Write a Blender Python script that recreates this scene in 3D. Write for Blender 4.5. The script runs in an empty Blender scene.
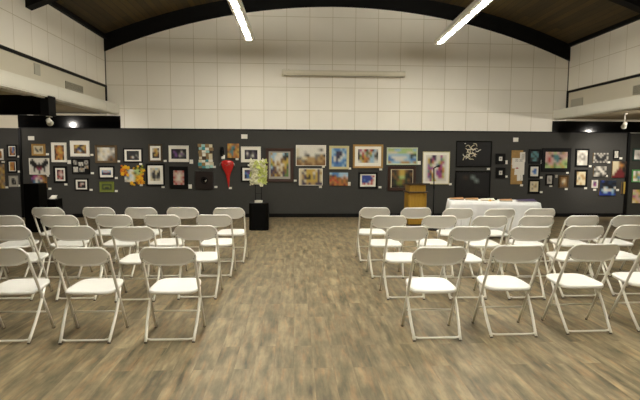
import bpy, bmesh, math, random
from mathutils import Vector, Matrix, noise

C = bpy.context.scene.collection
SC = bpy.context.scene
R = math.radians

# ------------------------------------------------------------------ camera, world, exposure
def camera():
    yaw, pitch, roll = 0.05316, 0.0869, 0.00532
    cy, sy = math.cos(yaw), math.sin(yaw)
    f = Vector((sy * math.cos(pitch), cy * math.cos(pitch), -math.sin(pitch)))
    r = Vector((cy, -sy, 0)); u = r.cross(f)
    r2 = r * math.cos(roll) + u * math.sin(roll)
    u2 = -r * math.sin(roll) + u * math.cos(roll)
    cd = bpy.data.cameras.new('camera'); cd.sensor_width = 36; cd.lens = 491.1 * 36 / 640
    cd.clip_end = 200
    co = bpy.data.objects.new('camera', cd); C.objects.link(co)
    m = Matrix((r2, u2, -f)).transposed().to_4x4(); m.translation = (0, 0, 1.62)
    co.matrix_world = m
    SC.camera = co
camera()
w = bpy.data.worlds.new('world'); SC.world = w; w.use_nodes = True
w.node_tree.nodes['Background'].inputs[0].default_value = (0.9, 0.85, 0.7, 1)
w.node_tree.nodes['Background'].inputs[1].default_value = 0.02
SC.view_settings.view_transform = 'Standard'; SC.view_settings.look = 'None'
SC.view_settings.gamma = 1; SC.view_settings.use_curve_mapping = False
SC.view_settings.exposure = 0.95
TUBE = 56.0          # strength of the fluorescent lenses
SPOT = 75.0         # watts of each track spotlight
TUBE_COL = (1.0, 0.965, 0.87); SPOT_COL = (1.0, 0.93, 0.84)

# ------------------------------------------------------------------ materials
def lin(h):
    if isinstance(h, str):
        h = h.lstrip('#'); c = [int(h[i:i+2], 16) / 255 for i in (0, 2, 4)]
    else: c = h
    return tuple((x / 12.92 if x <= .04045 else ((x + .055) / 1.055) ** 2.4) for x in c) + (1,)
def mat(name, col, rough=.6, metal=0, var=.0, scale=20, bump=0, spec=None, coat=0, emit=None, stretch=None):
    m = bpy.data.materials.new(name); m.use_nodes = True; nt = m.node_tree; b = nt.nodes['Principled BSDF']
    c = lin(col); b.inputs['Base Color'].default_value = c
    b.inputs['Roughness'].default_value = rough; b.inputs['Metallic'].default_value = metal
    if spec is not None: b.inputs['Specular IOR Level'].default_value = spec
    if coat: b.inputs['Coat Weight'].default_value = coat
    if emit: b.inputs['Emission Color'].default_value = tuple(emit[0]) + (1,); b.inputs['Emission Strength'].default_value = emit[1]
    if var or bump:
        tc = nt.nodes.new('ShaderNodeTexCoord'); mp = nt.nodes.new('ShaderNodeMapping')
        nt.links.new(tc.outputs['Object'], mp.inputs['Vector'])
        if stretch: mp.inputs['Scale'].default_value = stretch
        n = nt.nodes.new('ShaderNodeTexNoise'); n.inputs['Scale'].default_value = scale; n.inputs['Detail'].default_value = 4
        nt.links.new(mp.outputs[0], n.inputs['Vector'])
        if var:
            mx = nt.nodes.new('ShaderNodeMix'); mx.data_type = 'RGBA'
            mx.inputs['A'].default_value = tuple(x * (1 - var) for x in c[:3]) + (1,)
            mx.inputs['B'].default_value = tuple(min(1, x * (1 + var)) for x in c[:3]) + (1,)
            nt.links.new(n.outputs['Fac'], mx.inputs['Factor']); nt.links.new(mx.outputs['Result'], b.inputs['Base Color'])
        if bump:
            bp = nt.nodes.new('ShaderNodeBump'); bp.inputs['Strength'].default_value = bump; bp.inputs['Distance'].default_value = .01
            nt.links.new(n.outputs['Fac'], bp.inputs['Height']); nt.links.new(bp.outputs[0], b.inputs['Normal'])
    return m

def tile_mat(name, axis, u0, z0, s, col, joint):
    """square acoustic panels with fine tan joints; axis 0 = wall runs along X, 1 = along Y"""
    m = bpy.data.materials.new(name); m.use_nodes = True; nt = m.node_tree; b = nt.nodes['Principled BSDF']
    N = nt.nodes.new; Lk = nt.links.new
    tc = N('ShaderNodeTexCoord'); sp = N('ShaderNodeSeparateXYZ'); Lk(tc.outputs['Object'], sp.inputs[0])
    cb = N('ShaderNodeCombineXYZ')
    a1 = N('ShaderNodeMath'); a1.operation = 'SUBTRACT'; Lk(sp.outputs[axis], a1.inputs[0]); a1.inputs[1].default_value = u0
    a2 = N('ShaderNodeMath'); a2.operation = 'SUBTRACT'; Lk(sp.outputs[2], a2.inputs[0]); a2.inputs[1].default_value = z0
    Lk(a1.outputs[0], cb.inputs[0]); Lk(a2.outputs[0], cb.inputs[1])
    br = N('ShaderNodeTexBrick'); br.offset = 0; br.squash = 1
    br.inputs['Scale'].default_value = 1; br.inputs['Brick Width'].default_value = s; br.inputs['Row Height'].default_value = s
    br.inputs['Mortar Size'].default_value = .007; br.inputs['Mortar Smooth'].default_value = .3; br.inputs['Bias'].default_value = 0
    c = lin(col)
    br.inputs['Color1'].default_value = c; br.inputs['Color2'].default_value = tuple(x * .965 for x in c[:3]) + (1,)
    br.inputs['Mortar'].default_value = lin(joint)
    Lk(cb.outputs[0], br.inputs['Vector'])
    n = N('ShaderNodeTexNoise'); n.inputs['Scale'].default_value = 1.3; Lk(tc.outputs['Object'], n.inputs['Vector'])
    mr = N('ShaderNodeMapRange'); mr.inputs['To Min'].default_value = .95; mr.inputs['To Max'].default_value = 1.04; Lk(n.outputs['Fac'], mr.inputs['Value'])
    mx = N('ShaderNodeMix'); mx.data_type = 'RGBA'; mx.blend_type = 'MULTIPLY'; mx.inputs['Factor'].default_value = 1
    Lk(br.outputs['Color'], mx.inputs['A']); Lk(mr.outputs[0], mx.inputs['B']); Lk(mx.outputs['Result'], b.inputs['Base Color'])
    bp = N('ShaderNodeBump'); bp.inputs['Strength'].default_value = .4; bp.inputs['Distance'].default_value = .004; bp.invert = True
    Lk(br.outputs['Fac'], bp.inputs['Height']); Lk(bp.outputs[0], b.inputs['Normal'])
    b.inputs['Roughness'].default_value = .85
    return m

def floor_mat():
    m = bpy.data.materials.new('wood_plank_vinyl'); m.use_nodes = True; nt = m.node_tree; b = nt.nodes['Principled BSDF']
    N = nt.nodes.new; Lk = nt.links.new
    tc = N('ShaderNodeTexCoord'); mp = N('ShaderNodeMapping'); Lk(tc.outputs['Object'], mp.inputs['Vector'])
    mp.inputs['Rotation'].default_value = (0, 0, R(90))
    br = N('ShaderNodeTexBrick'); br.offset = .37; br.offset_frequency = 2
    br.inputs['Scale'].default_value = 1; br.inputs['Brick Width'].default_value = 1.22; br.inputs['Row Height'].default_value = .153
    br.inputs['Mortar Size'].default_value = .0015; br.inputs['Mortar Smooth'].default_value = .2
    br.inputs['Color1'].default_value = (0, 0, 0, 1); br.inputs['Color2'].default_value = (1, 1, 1, 1); br.inputs['Mortar'].default_value = (.1, .1, .1, 1)
    Lk(mp.outputs[0], br.inputs['Vector'])
    # per-plank offset of the grain
    sep = N('ShaderNodeSeparateColor'); Lk(br.outputs['Color'], sep.inputs[0])
    off = N('ShaderNodeVectorMath'); off.operation = 'SCALE'; off.inputs[0].default_value = (7.3, 3.1, 5.7); Lk(sep.outputs[0], off.inputs['Scale'])
    add = N('ShaderNodeVectorMath'); add.operation = 'ADD'; Lk(tc.outputs['Object'], add.inputs[0]); Lk(off.outputs[0], add.inputs[1])
    def noise_tex(sx, sy, scale, detail=4):
        q = N('ShaderNodeMapping'); q.inputs['Scale'].default_value = (sx, sy, 1); Lk(add.outputs[0], q.inputs['Vector'])
        n = N('ShaderNodeTexNoise'); n.inputs['Scale'].default_value = scale; n.inputs['Detail'].default_value = detail; n.inputs['Roughness'].default_value = .6
        Lk(q.outputs[0], n.inputs['Vector']); return n
    n1 = noise_tex(9, 1.3, 1.4, 6); n2 = noise_tex(12, 1.5, 1.9); n3 = noise_tex(3.2, 1.3, 2.6, 6)
    r1 = N('ShaderNodeValToRGB'); e = r1.color_ramp.elements
    e[0].position = .28; e[0].color = lin('#544d3b'); e[1].position = .74; e[1].color = lin('#a49474')
    k = e.new(.5); k.color = lin('#80745a')
    Lk(n1.outputs['Fac'], r1.inputs[0])
    r2 = N('ShaderNodeValToRGB'); e = r2.color_ramp.elements; e[0].position = .52; e[0].color = (0, 0, 0, 1); e[1].position = .66; e[1].color = (1, 1, 1, 1)
    Lk(n2.outputs['Fac'], r2.inputs[0])
    m1 = N('ShaderNodeMix'); m1.data_type = 'RGBA'; Lk(r1.outputs[0], m1.inputs['A']); m1.inputs['B'].default_value = lin('#a98158')
    f1 = N('ShaderNodeMath'); f1.operation = 'MULTIPLY'; f1.inputs[1].default_value = .36; Lk(r2.outputs[0], f1.inputs[0]); Lk(f1.outputs[0], m1.inputs['Factor'])
    r3 = N('ShaderNodeValToRGB'); e = r3.color_ramp.elements; e[0].position = .3; e[0].color = (.6, .61, .61, 1); e[1].position = .65; e[1].color = (1.08, 1.06, 1.02, 1)
    Lk(n3.outputs['Fac'], r3.inputs[0])
    m2 = N('ShaderNodeMix'); m2.data_type = 'RGBA'; m2.blend_type = 'MULTIPLY'; m2.inputs['Factor'].default_value = 1
    Lk(m1.outputs['Result'], m2.inputs['A']); Lk(r3.outputs[0], m2.inputs['B'])
    mr = N('ShaderNodeMapRange'); mr.inputs['To Min'].default_value = .93; mr.inputs['To Max'].default_value = 1.06; Lk(sep.outputs[0], mr.inputs['Value'])
    m3 = N('ShaderNodeMix'); m3.data_type = 'RGBA'; m3.blend_type = 'MULTIPLY'; m3.inputs['Factor'].default_value = 1
    Lk(m2.outputs['Result'], m3.inputs['A']); Lk(mr.outputs[0], m3.inputs['B'])
    Lk(m3.outputs['Result'], b.inputs['Base Color'])
    b.inputs['Roughness'].default_value = .5; b.inputs['Specular IOR Level'].default_value = .3
    return m

def plank_mat():
    m = bpy.data.materials.new('ceiling_planks'); m.use_nodes = True; nt = m.node_tree; b = nt.nodes['Principled BSDF']
    N = nt.nodes.new; Lk = nt.links.new
    tc = N('ShaderNodeTexCoord'); mp = N('ShaderNodeMapping'); Lk(tc.outputs['Object'], mp.inputs['Vector'])
    mp.inputs['Rotation'].default_value = (0, 0, R(90))
    br = N('ShaderNodeTexBrick'); br.offset = .5
    br.inputs['Brick Width'].default_value = 3.6; br.inputs['Row Height'].default_value = .14; br.inputs['Scale'].default_value = 1
    br.inputs['Mortar Size'].default_value = .005; br.inputs['Mortar Smooth'].default_value = .1
    br.inputs['Color1'].default_value = lin('#392c0c'); br.inputs['Color2'].default_value = lin('#4e3d13'); br.inputs['Mortar'].default_value = lin('#1c1607')
    Lk(mp.outputs[0], br.inputs['Vector'])
    q = N('ShaderNodeMapping'); q.inputs['Scale'].default_value = (9, 1, 1); Lk(tc.outputs['Object'], q.inputs['Vector'])
    n = N('ShaderNodeTexNoise'); n.inputs['Scale'].default_value = 1.5; n.inputs['Detail'].default_value = 5; Lk(q.outputs[0], n.inputs['Vector'])
    mr = N('ShaderNodeMapRange'); mr.inputs['To Min'].default_value = .6; mr.inputs['To Max'].default_value = 1.3; Lk(n.outputs['Fac'], mr.inputs['Value'])
    mx = N('ShaderNodeMix'); mx.data_type = 'RGBA'; mx.blend_type = 'MULTIPLY'; mx.inputs['Factor'].default_value = 1
    Lk(br.outputs['Color'], mx.inputs['A']); Lk(mr.outputs[0], mx.inputs['B']); Lk(mx.outputs['Result'], b.inputs['Base Color'])
    b.inputs['Roughness'].default_value = .75
    return m

def paint_mat():
    """the painted colours of each picture, broken up by brush-like grain"""
    m = bpy.data.materials.new('picture_pigment'); m.use_nodes = True; nt = m.node_tree; b = nt.nodes['Principled BSDF']
    N = nt.nodes.new; Lk = nt.links.new
    at = N('ShaderNodeAttribute'); at.attribute_name = 'pigment'
    tc = N('ShaderNodeTexCoord'); n = N('ShaderNodeTexNoise'); n.inputs['Scale'].default_value = 60; n.inputs['Detail'].default_value = 3
    Lk(tc.outputs['Object'], n.inputs['Vector'])
    mr = N('ShaderNodeMapRange'); mr.inputs['To Min'].default_value = .7; mr.inputs['To Max'].default_value = 1.12; Lk(n.outputs['Fac'], mr.inputs['Value'])
    mx = N('ShaderNodeMix'); mx.data_type = 'RGBA'; mx.blend_type = 'MULTIPLY'; mx.inputs['Factor'].default_value = 1
    Lk(at.outputs['Color'], mx.inputs['A']); Lk(mr.outputs[0], mx.inputs['B']); Lk(mx.outputs['Result'], b.inputs['Base Color'])
    b.inputs['Roughness'].default_value = .55
    return m

M = dict(
    floor=floor_mat(), planks=plank_mat(), pigment=paint_mat(),
    tile_back=tile_mat('acoustic_panels_back', 0, -4.436, 2.857, .6062, '#f4eee0', '#cdc3a9'),
    tile_left=tile_mat('acoustic_panels_left', 1, 12.693, 2.857, .6062, '#f4eee0', '#cdc3a9'),
    tile_right=tile_mat('acoustic_panels_right', 1, 12.743, 2.857, .6062, '#f4eee0', '#cdc3a9'),
    plain=mat('painted_plaster', '#cfc7b2', .8, var=.03, scale=2),
    fascia=mat('fascia_paint', '#dcd8c8', .6, var=.02, scale=3),
    soffit=mat('soffit_paint', '#b9ab8c', .8, var=.04, scale=3),
    fabric=mat('charcoal_wall_fabric', '#3d3c38', .95, var=.25, scale=70, bump=.3),
    fabric2=mat('olive_charcoal_wall_fabric', '#2e2e27', .95, var=.25, scale=70, bump=.3),
    beam=mat('black_stained_beam', '#050403', .7, spec=.2, var=.3, scale=6, stretch=(.4, 4, 4)),
    gloss=mat('black_glazed_panel', '#040404', .09, spec=.24),
    black=mat('black_painted_wood', '#060605', .55, var=.2, scale=12, spec=.2),
    pedestal=mat('black_pedestal_paint', '#020202', .5, spec=.12, var=.1, scale=9),
    white=mat('white_frame_paint', '#e4dfd0', .5, var=.03, scale=30),
    grey=mat('grey_frame', '#9b978b', .5, var=.1, scale=30),
    gold=mat('gold_leaf_frame', '#a8844a', .4, metal=.35, var=.3, scale=60, bump=.4),
    palegold=mat('pale_gold_frame', '#c9bd8c', .45, metal=.2, var=.25, scale=60, bump=.4),
    palegreen=mat('pale_green_frame', '#c3cdae', .5, var=.1, scale=40),
    bronze=mat('dark_bronze_frame', '#57452a', .4, metal=.4, var=.4, scale=60, bump=.4),
    brown=mat('dark_walnut_frame', '#3a241c', .3, var=.3, scale=30, stretch=(1, 1, 5)),
    green=mat('olive_green_frame', '#6f7a26', .5, var=.1, scale=30),
    darkgreen=mat('dark_green_frame', '#1e3a30', .4, var=.1, scale=30),
    brightgreen=mat('bright_green_frame', '#4c8a48', .4, var=.1, scale=30),
    card=mat('white_card', '#e8e4d6', .7, var=.02, scale=30),
    chair_plastic=mat('off_white_chair_plastic', '#e8e6de', .42, var=.02, scale=40),
    chair_metal=mat('off_white_enamelled_tube', '#e0dccf', .35, var=.03, scale=20),
    rubber=mat('brown_black_rubber', '#5b5347', .8, var=.1, scale=30),
    cloth=mat('white_tablecloth', '#dfdfdd', .85, var=.03, scale=14, bump=.1),
    oak=mat('golden_oak', '#a37c24', .4, var=.3, scale=5, stretch=(8, 8, .9)),
    oak_dark=mat('dark_oak_edge', '#3e2c18', .45, var=.2, scale=8),
    tube=mat('fluorescent_lens', '#ffffff', .5, emit=(TUBE_COL, TUBE)),
    tube_up=mat('fluorescent_upper_lens', '#ffffff', .5, emit=(TUBE_COL, TUBE*.6)),
    housing=mat('white_enamel_reflector', '#e6e2d4', .4, var=.02, scale=10),
    lamp_face=mat('lamp_lens', '#ffffff', .3, emit=((1, .93, .85), 14)),
    vent=mat('painted_vent', '#a39d8b', .5, var=.05, scale=20),
    vent_dark=mat('vent_shadow_gap', '#5b564a', .7, var=.05, scale=20),
    plate=mat('grey_cover_plate', '#aaa594', .5, var=.04, scale=20),
    ivory=mat('screen_case_ivory', '#ddd6c0', .4, var=.02, scale=10),
    red=mat('red_glazed_resin', '#b8231f', .22, var=.35, scale=25, coat=.5),
    steel=mat('brushed_steel', '#8f8f8c', .3, metal=.9, var=.1, scale=50),
    cardboard=mat('brown_cardboard', '#9a7a45', .8, var=.3, scale=14),
    paper=mat('sketch_paper', '#dcd7ca', .8, var=.05, scale=14),
    ink=mat('black_ink', '#1c1a19', .6, var=.1, scale=40),
    lips=mat('red_lip_pigment', '#a53a44', .5, var=.1, scale=40),
    purple=mat('purple_cover', '#40315c', .5, var=.2, scale=30),
    orange=mat('orange_cover', '#b08050', .5, var=.2, scale=30),
    yellow=mat('yellow_petal', '#e0b022', .6, var=.2, scale=30),
    dorange=mat('orange_petal', '#d0701c', .6, var=.2, scale=30),
    dred=mat('red_petal', '#8e2a1c', .6, var=.2, scale=30),
    teal=mat('teal_tile', '#3f8f92', .5, var=.2, scale=30),
    aqua=mat('pale_aqua_tile', '#9cc4bd', .5, var=.15, scale=30),
    cream=mat('cream_tile', '#d3c7a6', .5, var=.15, scale=30),
    tan=mat('tan_tile', '#8a7048', .5, var=.2, scale=30),
    dbrown=mat('dark_brown_tile', '#3d2c1c', .5, var=.2, scale=30),
    lime=mat('lime_green_petal', '#a9b62c', .6, var=.2, scale=30),
    fluff_white=mat('white_crumpled_paper', '#d8d5b8', .7, var=.12, scale=18, bump=.5),
    fluff_green=mat('green_crumpled_paper', '#bdc470', .7, var=.25, scale=18, bump=.5),
)
PAL = dict(k='#090807', K='#2c2925', g='#77736a', G='#b4afa2', w='#dcd7c9', c='#d6c9a5', t='#b08f5c', b='#7d5a2e', B='#3c2817',
           o='#b8742f', y='#c4a548', r='#b03a2c', R='#6e1d20', p='#c9a296', P='#7d5090', V='#3d3149', u='#4f7fb5', U='#2b3f8f',
           s='#9dbdd0', T='#46797a', e='#5f7d3c', E='#28361f', l='#a9c07a', m='#a5477a', n='#16283f', L='#727c2a', W='#f0ece0',
           Q='#15150f', H='#77837f')

# ------------------------------------------------------------------ mesh helpers
class MB:
    def __init__(s): s.v = []; s.f = []; s.mi = []; s.m = 0
    def add(s, vs, fs):
        n = len(s.v); s.v += [tuple(v) for v in vs]
        for f in fs: s.f.append(tuple(i + n for i in f)); s.mi.append(s.m)
        return s
    def box(s, x0, y0, z0, x1, y1, z1):
        vs = [(x0,y0,z0),(x1,y0,z0),(x1,y1,z0),(x0,y1,z0),(x0,y0,z1),(x1,y0,z1),(x1,y1,z1),(x0,y1,z1)]
        return s.add(vs, [(0,3,2,1),(4,5,6,7),(0,1,5,4),(1,2,6,5),(2,3,7,6),(3,0,4,7)])
    def prism(s, poly, z0, z1):
        n = len(poly); vs = [(x, y, z0) for x, y in poly] + [(x, y, z1) for x, y in poly]
        return s.add(vs, [tuple(range(n-1, -1, -1)), tuple(range(n, 2*n))] + [(i, (i+1) % n, (i+1) % n + n, i + n) for i in range(n)])
    def prism_y(s, poly, y0, y1):
        """poly in x,z extruded along y (counter-clockwise seen from -y)"""
        n = len(poly); vs = [(x, y0, z) for x, z in poly] + [(x, y1, z) for x, z in poly]
        return s.add(vs, [tuple(range(n)), tuple(range(2*n-1, n-1, -1))] + [(i, i + n, (i+1) % n + n, (i+1) % n) for i in range(n)])
    def tube(s, pts, r, n=10, cap=True, closed=False):
        pts = [Vector(p) for p in pts]; k = len(pts); base = len(s.v); up = None
        rr = r if isinstance(r, (list, tuple)) else [r] * k
        for i, p in enumerate(pts):
            if closed: t = pts[(i+1) % k] - pts[i-1]
            else: t = pts[min(i+1, k-1)] - pts[max(i-1, 0)]
            t.normalize()
            if up is None:
                a = Vector((0, 0, 1)) if abs(t.z) < .9 else Vector((1, 0, 0)); up = (a - t * a.dot(t)).normalized()
            else: up = (up - t * up.dot(t)).normalized()
            sd = t.cross(up)
            for j in range(n):
                a = 2 * math.pi * j / n; s.v.append(tuple(p + (up * math.cos(a) + sd * math.sin(a)) * rr[i]))
        for i in range(k if closed else k - 1):
            for j in range(n):
                a = base + i*n + j; b = base + i*n + (j+1) % n; c = base + ((i+1) % k)*n + (j+1) % n; d = base + ((i+1) % k)*n + j
                s.f.append((a, d, c, b)); s.mi.append(s.m)
        if cap and not closed:
            s.f.append(tuple(base + j for j in range(n))); s.mi.append(s.m)
            s.f.append(tuple(base + (k-1)*n + j for j in range(n-1, -1, -1))); s.mi.append(s.m)
        return s
    def build(s, name, m, parent=None, smooth=False, bevel=0, loc=None, seg=2):
        me = bpy.data.meshes.new(name); me.from_pydata(s.v, [], s.f)
        for x in (m if isinstance(m, (list, tuple)) else [m]): me.materials.append(x)
        for p, i in zip(me.polygons, s.mi): p.material_index = i; p.use_smooth = smooth
        bm = bmesh.new(); bm.from_mesh(me); bmesh.ops.recalc_face_normals(bm, faces=bm.faces); bm.to_mesh(me); bm.free()
        me.update()
        o = bpy.data.objects.new(name, me); C.objects.link(o)
        if parent: o.parent = parent
        if loc: o.location = loc
        if bevel:
            md = o.modifiers.new('bevel', 'BEVEL'); md.width = bevel; md.segments = seg; md.limit_method = 'ANGLE'
        return o
def tag(o, label, cat, group=None):
    o['label'] = label; o['category'] = cat
    if group: o['group'] = group
    return o
def struct(o): o['kind'] = 'structure'; return o
def empty(name, loc, rz=0):
    o = bpy.data.objects.new(name, None); C.objects.link(o); o.location = loc; o.rotation_euler = (0, 0, rz); o.empty_display_size = .1
    return o
def kids(o): return [c for c in bpy.data.objects if c.parent == o]
def copy_tree(o, tree, parent=None):
    c = o.copy(); C.objects.link(c)
    if parent: c.parent = parent
    for ch in tree.get(o.name, []): copy_tree(ch, tree, c)
    return c
def tree_of(o):
    d = {o.name: kids(o)}
    for k in d[o.name][:]: d.update(tree_of(k))
    return d

# ------------------------------------------------------------------ the setting
XL, XR, XF, XG, D = -4.886, 7.465, -4.556, 7.096, 13.25
CX, CZ, RB, RC = 1.22, -10.13, 15.68, 16.07     # roof arch: centre, underside of ribs, underside of planks
OL, OR, YB = -9.6, 12.6, -7.0
def arch_z(x, r): return CZ + math.sqrt(r*r - (x - CX)**2)

struct(MB().box(OL, YB, -.1, OR, D + .3, 0).build('floor', M['floor']))
# main barrel ceiling
N_ = 40; xs = [XL - .1 + (XR - XL + .2) * i / N_ for i in range(N_ + 1)]
poly = [(x, arch_z(x, RC)) for x in xs] + [(x, arch_z(x, RC) + .15) for x in reversed(xs)]
struct(MB().prism_y(poly, YB, D + .2).build('ceiling', M['planks']))
# white acoustic panel wall under the arch
xs2 = [XL + (XR - XL) * i / N_ for i in range(N_ + 1)]
struct(MB().prism_y([(XL, 2.3), (XR, 2.3)] + [(x, arch_z(x, RC) + .05) for x in reversed(xs2)], D, D + .2).build('wall_back', M['tile_back']))
# side walls above the aisles
struct(MB().box(XL - .15, YB, 3.43, XL, D, 4.76).build('wall_left', M['tile_left']))
struct(MB().box(XR, YB, 3.43, XR + .15, D, 4.76).build('wall_right', M['tile_right']))
struct(MB().box(XL - .15, YB, 2.95, XL, D, 3.43).build('wall_left_clerestory', M['plain']))
struct(MB().box(XR, YB, 2.95, XR + .15, D, 3.43).build('wall_right_clerestory', M['plain']))
# aisle soffits with a stepped lip under the fascia
mb = MB()
mb.m = 0; mb.box(XL - .14, YB, 2.73, XF, D, 2.955); mb.box(XF - .05, YB, 2.705, XF - .012, D, 2.73); mb.box(XF - .12, YB, 2.685, XF - .06, D, 2.705)
for y in (12.35, 9.9, 7.45): mb.box(XF, y - .004, 2.735, XF + .003, y + .004, 2.95)
struct(mb.build('trim_1', M['fascia']))
mb = MB(); mb.box(XG, YB, 2.71, XR + .14, D, 2.93); mb.box(XG + .012, YB, 2.685, XG + .05, D, 2.71); mb.box(XG + .06, YB, 2.665, XG + .12, D, 2.685)
for y in (12.1, 9.6, 7.1): mb.box(XG - .003, y - .004, 2.715, XG, y + .004, 2.925)
struct(mb.build('trim_2', M['fascia']))
struct(MB().box(OL, YB, 2.745, XF - .12, D, 2.8).build('ceiling_left', M['soffit']))
struct(MB().box(XG + .12, YB, 2.70, OR, D, 2.8).build('ceiling_right', M['soffit']))
# outer aisle walls, end wall
struct(MB().box(OL - .15, YB, 0, OL, D + .2, 2.8).build('wall_left_outer', M['plain']))
struct(MB().box(OR, YB, 0, OR + .15, D + .2, 2.8).build('wall_right_outer', M['plain']))
struct(MB().box(OL, YB - .15, 0, OR, YB, 6.1).build('wall_front', M['plain']))
struct(MB().box(OL, D, 0, XL, D + .15, 2.72).build('wall_back_left', M['plain']))
struct(MB().box(XR, D, 0, OR, D + .15, 2.72).build('wall_back_right', M['plain']))
# black glazed transom above the display wall in both aisles
struct(MB().box(-7.13, D - .03, 2.345, XF + .02, D - .001, 2.665).build('trim_3', M['gloss']))
struct(MB().box(XG - .02, D - .03, 2.345, 12.4, D - .001, 2.64).build('trim_4', M['gloss']))
# charcoal display wall: long middle run and the two angled end panels
DW = 13.21
struct(MB().box(-7.08, DW, .0, 9.25, D - .002, 2.325).build('wall_display', M['fabric']))
PL = (Vector((-7.08, DW, 0)), Vector((-9.3, 12.45, 0))); PR = (Vector((9.25, DW, 0)), Vector((11.4, 12.75, 0)))
def panel(P, name, m):
    a, b = P; d = (b - a).normalized(); n = Vector((-d.y, d.x, 0))
    if n.y < 0: n = -n
    q = [a + d * .03, b, b + n * .05, a + n * .05 + d * .03]
    return struct(MB().prism([(v.x, v.y) for v in q], 0, 2.325).build(name, m))
panel(PL, 'wall_display_left', M['fabric']); panel(PR, 'wall_display_right', M['fabric2'])
struct(MB().box(-7.09, DW - .02, 2.325, 9.26, D - .002, 2.35).build('trim_5', M['black']))
struct(MB().box(-7.0, DW - .012, .001, 9.2, DW, .1).build('baseboard_back', M['black']))
struct(MB().box(9.2, DW - .05, 0, 9.27, DW + .01, 2.33).build('trim_6', M['black']))
struct(MB().box(-7.12, DW - .03, 0, -7.06, DW + .01, 2.33).build('trim_7', M['black']))
# black lines on the side walls, dropped posts at the corners, eaves trim
for n, (x0, x1) in enumerate(((XL, XL + .03), (XR - .03, XR))):
    struct(MB().box(x0, YB, 3.395, x1, D, 3.45).build('trim_%d' % (8 + n), M['black']))
    struct(MB().box(x0, D - .06, 2.96, x1, D, 3.395).build('trim_%d' % (10 + n), M['black']))
    xx = (x0, x1 + .05) if n == 0 else (x0 - .05, x1)
    struct(MB().box(xx[0], YB, 4.62, xx[1], D, 4.72).build('trim_%d' % (12 + n), M['beam']))
    xv = (XL, XL + .02) if n == 0 else (XR - .02, XR)
    struct(MB().box(xv[0], D - .02, 3.45, xv[1], D, 4.4).build('trim_%d' % (14 + n), M['vent_dark']))
# laminated arch ribs: one against the back wall, the others towards the camera
for n, y in enumerate((D - .046, 9.48, 5.85, 2.2, -1.45, -5.1)):
    lo = [(x, arch_z(x, RB)) for x in xs2]; hi = [(x, arch_z(x, RC) + .02) for x in reversed(xs2)]
    struct(MB().prism_y(lo + hi, y, y + (.22 if n else .045)).build('trim_%d' % (16 + n), M['beam']))
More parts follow.
